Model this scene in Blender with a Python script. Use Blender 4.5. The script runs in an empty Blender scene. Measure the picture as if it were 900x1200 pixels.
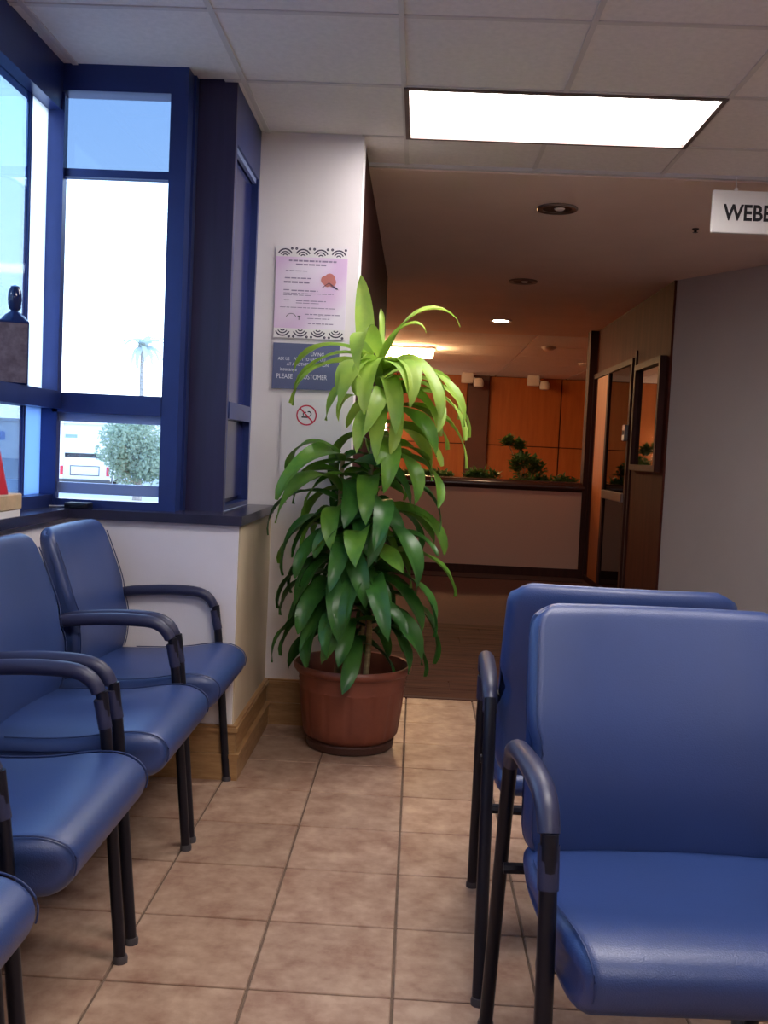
import bpy, bmesh, math, random
from mathutils import Vector, Matrix
PI = math.pi
random.seed(7)
scene = bpy.context.scene
COL = scene.collection
# ------------------------------------------------------------------ camera
F_PX, YAW, PITCH, ROLL, CAM_H = 1165.6, 0.0311, -0.0612, 0.0457, 1.1463
def make_camera():
    cy, sy, cp, sp = math.cos(YAW), math.sin(YAW), math.cos(PITCH), math.sin(PITCH)
    fw = Vector((-sy*cp, cy*cp, sp)); rt = Vector((cy, sy, 0)); up = rt.cross(fw)
    cr, sr = math.cos(ROLL), math.sin(ROLL)
    r2 = rt*cr + up*sr; u2 = up*cr - rt*sr
    M = Matrix((r2, u2, -fw)).transposed().to_4x4()
    M.translation = Vector((0, 0, CAM_H))
    cd = bpy.data.cameras.new('camera'); co = bpy.data.objects.new('camera', cd)
    COL.objects.link(co); co.matrix_world = M
    cd.sensor_fit = 'VERTICAL'; cd.sensor_height = 36.0; cd.lens = F_PX*36.0/1200.0
    cd.clip_start = 0.05; cd.clip_end = 500
    scene.camera = co
make_camera()
# ------------------------------------------------------------------ view + world
vs = scene.view_settings
scene.display_settings.display_device = 'sRGB'
vs.view_transform = 'Standard'; vs.look = 'None'; vs.exposure = 0.42; vs.gamma = 1.0
vs.use_curve_mapping = False
SKY = 4.0
PANEL_EMIT = 15.0
FAR_EMIT = 60.0
def make_world():
    w = bpy.data.worlds.new('sky'); scene.world = w; w.use_nodes = True
    nt = w.node_tree; nt.nodes.clear()
    out = nt.nodes.new('ShaderNodeOutputWorld'); bg = nt.nodes.new('ShaderNodeBackground')
    tc = nt.nodes.new('ShaderNodeTexCoord'); sep = nt.nodes.new('ShaderNodeSeparateXYZ')
    rmp = nt.nodes.new('ShaderNodeValToRGB')
    nt.links.new(tc.outputs['Generated'], sep.inputs[0]); nt.links.new(sep.outputs['Z'], rmp.inputs[0])
    e = rmp.color_ramp.elements
    e[0].position = 0.0; e[0].color = (0.90, 0.95, 1.0, 1)
    e[1].position = 1.0; e[1].color = (0.20, 0.36, 0.75, 1)
    m = e.new(0.22); m.color = (0.62, 0.80, 1.0, 1)
    m = e.new(0.45); m.color = (0.36, 0.58, 0.95, 1)
    nt.links.new(rmp.outputs[0], bg.inputs[0]); bg.inputs[1].default_value = SKY
    nt.links.new(bg.outputs[0], out.inputs[0])
make_world()

# ------------------------------------------------------------------ materials
def lin(c):
    return tuple(((x/255)/12.92 if x/255 <= 0.04045 else ((x/255+0.055)/1.055)**2.4) for x in c)
MATS = {}
def mat(name, rgb, rough=0.5, metal=0.0, var=0.0, vscale=6.0, rgb2=None, bump=0.0, bscale=60.0,
        stretch=(1, 1, 1), coat=0.0, spec=0.5, detail=4.0):
    m = bpy.data.materials.new(name); m.use_nodes = True; MATS[name] = m
    nt = m.node_tree; b = nt.nodes['Principled BSDF']
    c = lin(rgb); b.inputs['Base Color'].default_value = (*c, 1)
    b.inputs['Roughness'].default_value = rough; b.inputs['Metallic'].default_value = metal
    b.inputs['Coat Weight'].default_value = coat; b.inputs['Specular IOR Level'].default_value = spec
    geo = nt.nodes.new('ShaderNodeNewGeometry'); mp = nt.nodes.new('ShaderNodeMapping')
    mp.inputs['Scale'].default_value = stretch
    nt.links.new(geo.outputs['Position'], mp.inputs['Vector'])
    if rgb2 is not None or var > 0:
        n = nt.nodes.new('ShaderNodeTexNoise'); n.inputs['Scale'].default_value = vscale
        n.inputs['Detail'].default_value = detail; n.inputs['Roughness'].default_value = 0.6
        nt.links.new(mp.outputs[0], n.inputs['Vector'])
        r = nt.nodes.new('ShaderNodeValToRGB'); r.color_ramp.elements[0].position = 0.32; r.color_ramp.elements[1].position = 0.68
        if rgb2 is None:
            rgb2 = tuple(max(0, x*(1-var)) for x in rgb)
        r.color_ramp.elements[0].color = (*c, 1); r.color_ramp.elements[1].color = (*lin(rgb2), 1)
        nt.links.new(n.outputs['Fac'], r.inputs[0]); nt.links.new(r.outputs[0], b.inputs['Base Color'])
    if bump > 0:
        n2 = nt.nodes.new('ShaderNodeTexNoise'); n2.inputs['Scale'].default_value = bscale; n2.inputs['Detail'].default_value = 2
        nt.links.new(mp.outputs[0], n2.inputs['Vector'])
        bp = nt.nodes.new('ShaderNodeBump'); bp.inputs['Strength'].default_value = bump; bp.inputs['Distance'].default_value = 0.003
        nt.links.new(n2.outputs['Fac'], bp.inputs['Height']); nt.links.new(bp.outputs[0], b.inputs['Normal'])
    return m
def emat(name, rgb, strength):
    m = bpy.data.materials.new(name); m.use_nodes = True; MATS[name] = m
    nt = m.node_tree; nt.nodes.clear(); o = nt.nodes.new('ShaderNodeOutputMaterial'); e = nt.nodes.new('ShaderNodeEmission')
    e.inputs[0].default_value = (*lin(rgb), 1); e.inputs[1].default_value = strength
    nt.links.new(e.outputs[0], o.inputs[0]); return m
def glassmat(name, tint, refl=1.0):
    m = bpy.data.materials.new(name); m.use_nodes = True; MATS[name] = m
    nt = m.node_tree; nt.nodes.clear(); o = nt.nodes.new('ShaderNodeOutputMaterial')
    t = nt.nodes.new('ShaderNodeBsdfTransparent'); t.inputs[0].default_value = (*tint, 1)
    g = nt.nodes.new('ShaderNodeBsdfGlossy'); g.inputs['Roughness'].default_value = 0.02
    lw = nt.nodes.new('ShaderNodeLayerWeight'); lw.inputs[0].default_value = 0.5
    pw = nt.nodes.new('ShaderNodeMath'); pw.operation = 'POWER'; pw.inputs[1].default_value = 5.0
    mu = nt.nodes.new('ShaderNodeMath'); mu.operation = 'MULTIPLY_ADD'; mu.inputs[1].default_value = 0.9*refl; mu.inputs[2].default_value = 0.045*refl
    mx = nt.nodes.new('ShaderNodeMixShader')
    nt.links.new(lw.outputs['Facing'], pw.inputs[0]); nt.links.new(pw.outputs[0], mu.inputs[0]); nt.links.new(mu.outputs[0], mx.inputs[0])
    nt.links.new(t.outputs[0], mx.inputs[1]); nt.links.new(g.outputs[0], mx.inputs[2]); nt.links.new(mx.outputs[0], o.inputs[0])
    return m
def filmglass(name, refl, tint, w):
    m = bpy.data.materials.new(name); m.use_nodes = True; MATS[name] = m
    nt = m.node_tree; nt.nodes.clear(); o = nt.nodes.new('ShaderNodeOutputMaterial')
    t = nt.nodes.new('ShaderNodeBsdfTransparent'); t.inputs[0].default_value = (*tint, 1)
    g = nt.nodes.new('ShaderNodeBsdfGlossy'); g.inputs['Roughness'].default_value = 0.02; g.inputs[0].default_value = (*refl, 1)
    mx = nt.nodes.new('ShaderNodeMixShader'); mx.inputs[0].default_value = w
    nt.links.new(t.outputs[0], mx.inputs[1]); nt.links.new(g.outputs[0], mx.inputs[2]); nt.links.new(mx.outputs[0], o.inputs[0])
    return m
def leafmat(name, rgb, rgb2, trans=0.25, rough=0.35):
    m = mat(name, rgb, rough, rgb2=rgb2, vscale=9)
    nt = m.node_tree; b = nt.nodes['Principled BSDF']; o = nt.nodes['Material Output']
    src = b.inputs['Base Color'].links[0].from_socket
    t = nt.nodes.new('ShaderNodeBsdfTranslucent'); nt.links.new(src, t.inputs[0])
    mx = nt.nodes.new('ShaderNodeMixShader'); mx.inputs[0].default_value = trans
    nt.links.new(b.outputs[0], mx.inputs[1]); nt.links.new(t.outputs[0], mx.inputs[2]); nt.links.new(mx.outputs[0], o.inputs[0])
    return m
M_wall = mat('cream_paint', (236, 229, 230), 0.75, var=0.03, vscale=3, bump=0.15, bscale=250)
M_wall_tan = mat('tan_paint', (205, 188, 160), 0.7, var=0.05, vscale=3)
M_wall_grey = mat('grey_white_paint', (196, 188, 186), 0.8, var=0.03, vscale=2)
M_drywall = mat('drywall_ceiling', (240, 218, 206), 0.9, var=0.03, vscale=2)
M_tilec = mat('ceiling_tile_white', (238, 232, 230), 0.95, var=0.04, vscale=40, bump=0.4, bscale=300)
M_tbar = mat('grid_bar_white', (212, 206, 204), 0.5)
M_grout = mat('grout', (118, 96, 80), 0.9, var=0.15, vscale=30)
M_navy = mat('navy_frame', (40, 58, 120), 0.35, metal=0.25, var=0.1, vscale=5)
M_darkwood = mat('dark_stained_wood', (46, 40, 80), 0.35, rgb2=(38, 33, 70), vscale=4, stretch=(9, 9, 0.6))
M_sill = mat('dark_laminate', (46, 44, 66), 0.25, var=0.15, vscale=10)
M_oak = mat('honey_oak', (176, 138, 94), 0.45, rgb2=(148, 110, 70), vscale=5, stretch=(2, 2, 14))
M_vinyl = mat('blue_vinyl', (42, 65, 120), 0.40, var=0.08, vscale=3, bump=0.2, bscale=420, spec=0.7)
M_pipe = mat('blue_piping', (38, 54, 100), 0.5)
M_frame = mat('dark_metal_tube', (22, 22, 34), 0.35, metal=0.3)
M_arm = mat('navy_arm_plastic', (44, 46, 74), 0.42, bump=0.1, bscale=300)
M_foot = mat('grey_glide', (66, 62, 66), 0.5)
M_pot = mat('terracotta_plastic', (132, 72, 52), 0.45, rgb2=(112, 58, 42), vscale=6)
M_saucer = mat('dark_terracotta', (70, 42, 34), 0.5)
M_soil = mat('soil', (22, 16, 14), 0.95, var=0.4, vscale=60, bump=0.8, bscale=80)
M_stem = mat('cane', (176, 156, 112), 0.7, rgb2=(136, 116, 80), vscale=8, stretch=(1, 1, 10))
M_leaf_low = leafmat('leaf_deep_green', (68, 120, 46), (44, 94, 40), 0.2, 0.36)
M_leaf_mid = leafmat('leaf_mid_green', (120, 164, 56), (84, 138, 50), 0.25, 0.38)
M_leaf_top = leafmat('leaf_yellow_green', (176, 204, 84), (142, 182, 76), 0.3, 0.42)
M_wood_hall = mat('reddish_wood_panel', (88, 44, 36), 0.7, rgb2=(74, 36, 30), spec=0.1, vscale=3, stretch=(5, 5, 0.5))
M_wood_dark = mat('dark_brown_wood', (72, 42, 38), 0.6, spec=0.15, rgb2=(60, 36, 34), vscale=3, stretch=(6, 6, 0.6))
M_plank = mat('brown_plank', (98, 64, 50), 0.8, rgb2=(62, 38, 32), spec=0.08, vscale=3, stretch=(1.2, 14, 1))
M_orange = mat('orange_wood_panel', (190, 112, 52), 0.5, rgb2=(174, 98, 44), vscale=2.5, stretch=(6, 6, 0.6))
M_carpet = mat('dark_red_floor', (92, 50, 42), 0.9, var=0.15, vscale=30)
M_white = mat('white_plastic', (228, 224, 222), 0.45)
M_paper = mat('white_paper', (230, 226, 228), 0.8)
M_slate = mat('slate_blue_card', (92, 100, 136), 0.6)
M_ink = mat('dark_print', (70, 62, 84), 0.8)
M_black = mat('black_print', (26, 24, 28), 0.7)
M_lightprint = mat('pale_print', (224, 226, 236), 0.8)
M_red = mat('red_print', (206, 40, 74), 0.6)
M_redobj = mat('red_plastic', (196, 40, 60), 0.4)
M_beige = mat('beige_wood', (206, 178, 140), 0.6, var=0.1, vscale=20)
M_chrome = mat('brushed_metal', (150, 146, 146), 0.35, metal=0.9)
M_darkmetal = mat('dark_baffle', (52, 46, 46), 0.4, metal=0.5)
M_glass = glassmat('clear_glass', (0.93, 0.96, 0.98))
M_glass_tint = glassmat('blue_tinted_glass', (0.31, 0.37, 0.45))
M_glass_film = filmglass('reflective_film_glass', (0.62, 0.80, 0.95), (0.62, 0.72, 0.82), 0.40)
M_glass_dark = glassmat('dark_door_glass', (0.06, 0.08, 0.12), 1.0)
M_spandrel = mat('navy_spandrel_glass', (34, 40, 92), 0.15)
M_mirror = mat('mirror_glass', (190, 186, 180), 0.03, metal=1.0)
M_panel_emit = emat('lit_diffuser', (255, 247, 244), PANEL_EMIT)
M_far_emit = emat('lit_warm_diffuser', (255, 200, 140), FAR_EMIT)
M_down = emat('lit_downlight_lamp', (255, 214, 170), 110.0)
M_bulb = emat('lit_warm_bulb', (255, 226, 190), 30.0)

# ------------------------------------------------------------------ mesh helpers
def obj(name, bm, m, parent=None, smooth=True, angle=40, loc=None):
    bmesh.ops.recalc_face_normals(bm, faces=bm.faces[:])
    me = bpy.data.meshes.new(name); bm.to_mesh(me); bm.free()
    me.materials.append(m)
    if smooth:
        for p in me.polygons: p.use_smooth = True
        me.set_sharp_from_angle(angle=math.radians(angle))
    o = bpy.data.objects.new(name, me); COL.objects.link(o)
    if parent is not None: o.parent = parent
    if loc: o.location = loc
    return o
def struct(name, bm, m, parent=None, **k):
    o = obj(name, bm, m, parent, **k)
    if parent is None: o['kind'] = 'structure'
    return o
def tag(o, label, cat, group=None):
    o['label'] = label; o['category'] = cat
    if group: o['group'] = group
    return o
def thing(name, label, cat, loc=(0, 0, 0), rz=0, group=None):
    o = bpy.data.objects.new(name, None); COL.objects.link(o)
    o.empty_display_size = 0.1; o.location = loc; o.rotation_euler = (0, 0, rz)
    return tag(o, label, cat, group)
def dup(root, loc, rz, label, group=None):
    r = root.copy(); COL.objects.link(r); r.location = loc; r.rotation_euler = (0, 0, rz); r['label'] = label
    if group: r['group'] = group
    for ch in list(root.children):
        c = ch.copy(); COL.objects.link(c); c.parent = r
        for g in list(ch.children):
            d = g.copy(); COL.objects.link(d); d.parent = c
    return r
def new(): return bmesh.new()
def box(bm, x0, x1, y0, y1, z0, z1, bev=0.0, seg=1):
    r = bmesh.ops.create_cube(bm, size=1.0)
    vs_ = r['verts']
    for v in vs_:
        v.co = Vector((x0+(v.co.x+.5)*(x1-x0), y0+(v.co.y+.5)*(y1-y0), z0+(v.co.z+.5)*(z1-z0)))
    if bev > 0:
        es = list({e for v in vs_ for e in v.link_edges})
        bmesh.ops.bevel(bm, geom=es, offset=bev, segments=seg, profile=0.5, affect='EDGES')
    return bm
def B(x0, x1, y0, y1, z0, z1, bev=0.0, seg=1): return box(new(), x0, x1, y0, y1, z0, z1, bev, seg)
def prism(bm, poly, z0, z1):          # poly: [(x,y)]
    a = [bm.verts.new((x, y, z0)) for x, y in poly]; b = [bm.verts.new((x, y, z1)) for x, y in poly]
    n = len(poly); bm.faces.new(a); bm.faces.new(b)
    for i in range(n): bm.faces.new((a[i], a[(i+1) % n], b[(i+1) % n], b[i]))
    return bm
def tube(bm, pts, r, seg=10, sx=1.0, sy=1.0, up=(0, 0, 1), cap=True, round_end=False):
    pts = [Vector(p) for p in pts]; n = len(pts); rings = []
    rr = r if isinstance(r, (list, tuple)) else [r]*n
    for i, p in enumerate(pts):
        t = (pts[min(i+1, n-1)]-pts[max(i-1, 0)]).normalized()
        u = Vector(up)
        if abs(t.dot(u)) > 0.97: u = Vector((0, 1, 0)) if abs(t.y) < 0.9 else Vector((1, 0, 0))
        s = t.cross(u).normalized(); w = s.cross(t).normalized()
        rings.append([bm.verts.new(p + s*(math.cos(2*PI*k/seg)*rr[i]*sx) + w*(math.sin(2*PI*k/seg)*rr[i]*sy)) for k in range(seg)])
    for a, b in zip(rings, rings[1:]):
        for k in range(seg): bm.faces.new((a[k], a[(k+1) % seg], b[(k+1) % seg], b[k]))
    if cap: bm.faces.new(rings[0]); bm.faces.new(rings[-1])
    return bm
def bez(pts, n=8, rad=0.05):
    """polyline with rounded corners"""
    pts = [Vector(p) for p in pts]; out = [pts[0]]
    for i in range(1, len(pts)-1):
        p, a, b = pts[i], pts[i-1], pts[i+1]
        ra = min(rad, (a-p).length*0.48); rb = min(rad, (b-p).length*0.48)
        s = p+(a-p).normalized()*ra; e = p+(b-p).normalized()*rb
        for k in range(n+1):
            t = k/n; out.append(s*(1-t)**2 + p*2*t*(1-t) + e*t*t)
    out.append(pts[-1]); return out
def lathe(bm, prof, seg=32, c=(0, 0, 0), ripple=None):
    rings = []
    for r, z in prof:
        if r <= 1e-6: rings.append([bm.verts.new((c[0], c[1], c[2]+z))])
        else:
            ring = []
            for k in range(seg):
                a = 2*PI*k/seg; q = r*(1.0 if ripple is None else ripple(a, z))
                ring.append(bm.verts.new((c[0]+q*math.cos(a), c[1]+q*math.sin(a), c[2]+z)))
            rings.append(ring)
    for a, b in zip(rings, rings[1:]):
        for k in range(seg):
            k2 = (k+1) % seg
            if len(a) == 1 and len(b) == 1: continue
            if len(a) == 1: bm.faces.new((a[0], b[k], b[k2]))
            elif len(b) == 1: bm.faces.new((a[k], a[k2], b[0]))
            else: bm.faces.new((a[k], a[k2], b[k2], b[k]))
    return bm
def frame_rect(bm, axis, at, d, a0, a1, z0, z1, w, wt=None, wb=None):
    """rectangular frame of four bars; axis 'y' = plane y in [at, at+d]; 'x' likewise"""
    wt = w if wt is None else wt; wb = w if wb is None else wb
    for (p, q, r, s) in ((a0, a0+w, z0, z1), (a1-w, a1, z0, z1), (a0+w, a1-w, z1-wt, z1), (a0+w, a1-w, z0, z0+wb)):
        if axis == 'y': box(bm, p, q, at, at+d, r, s)
        else: box(bm, at, at+d, p, q, r, s)
    return bm
def text(s, size, m, parent, loc, rot, name='lettering', align='LEFT', depth=0.0006, sx=1.0, bold=0.0):
    cu = bpy.data.curves.new(name, 'FONT'); cu.body = s; cu.size = size; cu.extrude = depth; cu.align_x = align
    cu.offset = bold; cu.resolution_u = 3
    to = bpy.data.objects.new(name, cu); COL.objects.link(to)
    bpy.context.view_layer.update()
    me = bpy.data.meshes.new_from_object(to.evaluated_get(bpy.context.evaluated_depsgraph_get()))
    COL.objects.unlink(to); bpy.data.objects.remove(to); bpy.data.curves.remove(cu)
    me.name = name; me.materials.clear(); me.materials.append(m)
    o = bpy.data.objects.new(name, me); COL.objects.link(o); o.parent = parent
    o.location = loc; o.rotation_euler = rot; o.scale = (sx, 1, 1)
    return o

# ================================================================== SETTING
ZC = 2.522
ZF = -0.1146            # floor level (camera height 1.26 m above it)
FS = 1.10
# ---- floor of square tiles
TS, TX, TY = 0.3069*FS, -0.3064*FS, 2.0267*FS
FLOOR_END = 5.06
fl = struct('floor', B(-1.50, 3.35, -3.0, FLOOR_END, ZF-0.06, ZF-0.0065), M_grout, smooth=False)
M_tile = mat('mottled_brown_tile', (180, 152, 130), 0.42, rgb2=(140, 106, 88), vscale=13, bump=0.25, bscale=35, detail=9, spec=0.3)
# per-tile tone shift
nt = M_tile.node_tree; b_ = nt.nodes['Principled BSDF']
src = b_.inputs['Base Color'].links[0].from_socket
oi = nt.nodes.new('ShaderNodeObjectInfo'); hs = nt.nodes.new('ShaderNodeHueSaturation')
mr = nt.nodes.new('ShaderNodeMapRange'); mr.inputs['To Min'].default_value = 0.9; mr.inputs['To Max'].default_value = 1.08
nt.links.new(oi.outputs['Random'], mr.inputs['Value']); nt.links.new(mr.outputs[0], hs.inputs['Value'])
nt.links.new(src, hs.inputs['Color']); nt.links.new(hs.outputs[0], b_.inputs['Base Color'])
tmesh = None
gap = 0.0035
for i in range(-4, 11):
    for j in range(-3, 9):
        x0, x1 = TX+i*TS+gap, TX+(i+1)*TS-gap
        y0, y1 = TY+j*TS+gap, TY+(j+1)*TS-gap
        if x1 > 3.3 or y0 > FLOOR_END-0.02: continue
        if i > 7 and j < 0: continue
        full = True
        if y1 > FLOOR_END: y1 = FLOOR_END-0.002; full = False
        if full and tmesh is not None:
            o = bpy.data.objects.new('tile', tmesh); COL.objects.link(o); o.parent = fl
        else:
            o = obj('tile', B(-(x1-x0)/2, (x1-x0)/2, -(y1-y0)/2, (y1-y0)/2, -0.008, 0.0, 0.002), M_tile, fl, smooth=False)
            if full: tmesh = o.data
        o.location = ((x0+x1)/2, (y0+y1)/2, ZF)
# floor behind the first rows (never in view from here): one plain slab of the same tile
obj('tile_field', B(-1.45, 3.3, -3.0, TY-3*TS-gap, ZF-0.008, ZF), M_tile, fl, smooth=False)
# ---- hall floor: planks then plain dark floor
fh = struct('floor_hall', B(-1.7, 5.1, FLOOR_END+0.03, 17.4, ZF-0.06, ZF-0.006), M_carpet, smooth=False)
PW = 0.19
pm = {}
for r in range(12):
    y0 = FLOOR_END+0.03+r*PW
    x = -0.30 - (0.37*r % 0.9)
    while x < 3.3:
        xa, xb = max(x, -0.29), min(x+0.9, 3.3)
        if r > 7: xb = min(xb, 1.8)
        if xb-xa > 0.05:
            L = round(xb-xa, 3)
            if L not in pm:
                o = obj('plank', B(-L/2+.002, L/2-.002, -PW/2+.003, PW/2-.003, -0.006, 0.0, 0.0015), M_plank, fh, smooth=False); pm[L] = o.data
            else:
                o = bpy.data.objects.new('plank', pm[L]); COL.objects.link(o); o.parent = fh
            o.location = ((xa+xb)/2, y0+PW/2, ZF+random.uniform(0, 0.0008))
        x += 0.9
struct('trim_1', B(-0.29, 3.3, FLOOR_END-0.002, FLOOR_END+0.03, ZF-0.05, ZF+0.004, 0.001), M_wood_dark, smooth=False)

# ---- walls round the waiting room
struct('wall_left', B(-1.50, -1.309, -3.0, 3.674, ZF, 0.845), M_wall, smooth=False)
struct('wall_left_rear', B(-1.50, -1.38, -3.0, -0.6, 0.88, 2.6), M_wall, smooth=False)
struct('wall_front', B(-1.50, -0.652, 3.674, 4.46, ZF, 0.845), M_wall, smooth=False)
struct('wall_return', B(-0.652, -0.647, 3.68, 4.46, ZF, 0.845), M_wall_tan, smooth=False)
struct('wall_pilaster', prism(new(), [(-0.78, 4.46), (-0.30, 4.46), (-0.30, 4.62), (-0.78, 4.62)], ZF, 2.6), M_wall, smooth=False)
struct('wall_hall_left', B(-0.62, -0.30, 4.62, 7.9, ZF, 2.52), M_wood_dark, smooth=False)
struct('wall_right', B(3.3, 3.4, -3.0, 5.2, ZF, 2.6), M_wall_grey, smooth=False)
struct('wall_back', B(-1.5, 3.4, -3.1, -3.0, ZF, 2.6), M_wall_grey, smooth=False)
# oblique white wall at the right, from the hall corner towards the room
ob0, ob1 = Vector((1.84, 7.55, 0)), Vector((3.36, 5.0, 0))
dn = (ob1-ob0).normalized(); nn = Vector((-dn.y, dn.x, 0))
if nn.x < 0: nn = -nn
def oblique(z0, z1, off0, off1, s0=0.0, s1=None):
    s1 = (ob1-ob0).length if s1 is None else s1
    p = [ob0+dn*s0+nn*off0, ob0+dn*s1+nn*off0, ob0+dn*s1+nn*off1, ob0+dn*s0+nn*off1]
    return prism(new(), [(q.x, q.y) for q in p], z0, z1)
struct('wall_oblique', oblique(ZF, 2.52, 0, 0.12), M_wall_grey, smooth=False)
struct('baseboard_oblique', oblique(ZF, ZF+0.11, -0.014, 0.0), M_white, smooth=False)

# ---- window sill board (one L-shaped board)
struct('trim_2', prism(new(), [(-1.44, -3.0), (-1.280, -3.0), (-1.280, 3.643), (-0.636, 3.643), (-0.636, 4.458), (-0.752, 4.458), (-0.752, 3.88), (-0.91, 3.88), (-0.91, 3.80), (-1.44, 3.80)], 0.845, 0.880), M_sill, smooth=False)

# ---- honey oak baseboards: upper board with a cap, and a plinth standing proud
def baseboard(name, poly_fn):
    bm = new()
    for (o1, z0, z1) in ((0.012, 0.09, 0.185), (0.022, 0.182, 0.198), (0.016, 0.198, 0.206), (0.026, 0.0, 0.092), (0.030, 0.085, 0.100)):
        poly_fn(bm, o1, ZF+z0, ZF+z1)
    struct(name, bm, M_oak, smooth=False)
baseboard('baseboard_front', lambda bm, o, a, b: box(bm, -1.309, -0.647+o, 3.674-o, 3.674, a, b))
baseboard('baseboard_return', lambda bm, o, a, b: box(bm, -0.647, -0.647+o, 3.674, 4.46-o, a, b))
baseboard('baseboard_pilaster', lambda bm, o, a, b: box(bm, -0.647, -0.30, 4.46-o, 4.46, a, b))
baseboard('baseboard_left', lambda bm, o, a, b: box(bm, -1.309, -1.309+o, -3.0, 3.674-o, a, b))

# ---- window_1: front window (plane y = 3.75)
w1 = struct('window_1', new(), M_navy)
bm = new(); frame_rect(bm, 'y', 3.74, 0.09, -1.455, -0.91, 0.88, 2.58, 0.065, wt=0.150, wb=0.03); box(bm, -1.455, -1.37, 3.735, 3.75, 0.88, 2.42)
obj('frame', bm, M_navy, w1, smooth=False)
obj('mullion', B(-1.39, -0.975, 3.735, 3.83, 1.238, 1.312), M_navy, w1, smooth=False)
obj('transom', B(-1.39, -0.975, 3.765, 3.81, 2.122, 2.152), M_navy, w1, smooth=False)
M_paleblue = mat('pale_blue_aluminium', (140, 160, 205), 0.4, metal=0.2)
obj('pane', B(-1.39, -0.975, 3.785, 3.791, 2.152, 2.415), M_glass_tint, w1, smooth=False)
obj('pane', B(-1.39, -0.975, 3.785, 3.791, 1.312, 2.122), M_glass, w1, smooth=False)
obj('pane', B(-1.36, -0.985, 3.785, 3.791, 0.97, 1.205), M_glass, w1, smooth=False)
bm = new(); box(bm, -1.375, -0.975, 3.77, 3.80, 1.205, 1.238); box(bm, -1.375, -0.975, 3.77, 3.80, 0.93, 0.972)
obj('sash', bm, M_paleblue, w1, smooth=False)
# ---- window_2: left window (plane x = -1.40)
w2 = struct('window_2', new(), M_navy)
bm = new()
box(bm, -1.47, -1.38, -0.6, 3.74, 2.355, 2.58); box(bm, -1.47, -1.38, -0.6, 3.74, 0.88, 0.925)
for y in (-0.6, 1.25): box(bm, -1.47, -1.38, y, y+0.07, 0.925, 2.355)
obj('frame', bm, M_navy, w2, smooth=False)
obj('mullion', B(-1.47, -1.355, -0.53, 3.735, 1.250, 1.315), M_navy, w2, smooth=False)
obj('mullion', B(-1.442, -1.426, 3.56, 3.575, 0.925, 2.355), M_navy, w2, smooth=False)
for (y0, y1) in ((-0.53, 1.25), (1.32, 3.56)):
    obj('pane', B(-1.437, -1.431, y0, y1, 1.315, 2.355), M_glass_film, w2, smooth=False)
    obj('pane', B(-1.437, -1.431, y0, y1, 0.925, 1.25), M_glass_film, w2, smooth=False)
def frosted(name, rgb):
    m = bpy.data.materials.new(name); m.use_nodes = True; nt = m.node_tree; nt.nodes.clear()
    o = nt.nodes.new('ShaderNodeOutputMaterial'); t = nt.nodes.new('ShaderNodeBsdfTranslucent'); t.inputs[0].default_value = (*rgb, 1)
    g = nt.nodes.new('ShaderNodeBsdfGlossy'); g.inputs['Roughness'].default_value = 0.3
    mx = nt.nodes.new('ShaderNodeMixShader'); mx.inputs[0].default_value = 0.06
    nt.links.new(t.outputs[0], mx.inputs[1]); nt.links.new(g.outputs[0], mx.inputs[2]); nt.links.new(mx.outputs[0], o.inputs[0]); return m
M_frost = frosted('frosted_white_glass', (0.97, 0.98, 0.97)); M_frost_b = frosted('frosted_blue_glass', (0.42, 0.56, 0.78))
obj('added_frosted_pane', B(-1.437, -1.431, 3.575, 3.74, 1.315, 2.355), M_frost, w2, smooth=False)  # added panes, frosted so that daylight makes a bright strip here
obj('added_frosted_pane', B(-1.437, -1.431, 3.575, 3.74, 0.925, 1.25), M_frost_b, w2, smooth=False)
# ---- dark wood column between window_1 and window_3
struct('trim_3', B(-0.91, -0.80, 3.88, 4.50, 0.88, 2.58), M_darkwood, smooth=False)
struct('trim_4', B(-0.91, -0.752, 3.865, 3.885, 0.88, 2.56), M_darkwood, smooth=False)
struct('trim_5', B(-0.912, -0.90, 3.82, 3.87, 0.88, 2.58), M_navy, smooth=False)
# ---- window_3: narrow return window
w3 = struct('window_3', new(), M_navy)
bm = new(); frame_rect(bm, 'x', -0.80, 0.045, 3.885, 4.46, 0.88, 2.58, 0.035, wt=0.27, wb=0.02); obj('frame', bm, M_navy, w3, smooth=False)
obj('mullion', B(-0.80, -0.750, 3.92, 4.425, 1.246, 1.313), M_navy, w3, smooth=False)
bm = new(); box(bm, -0.78, -0.765, 3.92, 3.94, 0.92, 2.31); box(bm, -0.78, -0.765, 3.94, 4.425, 2.29, 2.31); obj('sash', bm, M_paleblue, w3, smooth=False)
obj('spandrel_pane', B(-0.790, -0.785, 3.92, 4.425, 1.313, 2.31), M_spandrel, w3, smooth=False)
obj('spandrel_pane', B(-0.790, -0.785, 3.92, 4.425, 0.92, 1.246), M_spandrel, w3, smooth=False)

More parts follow.
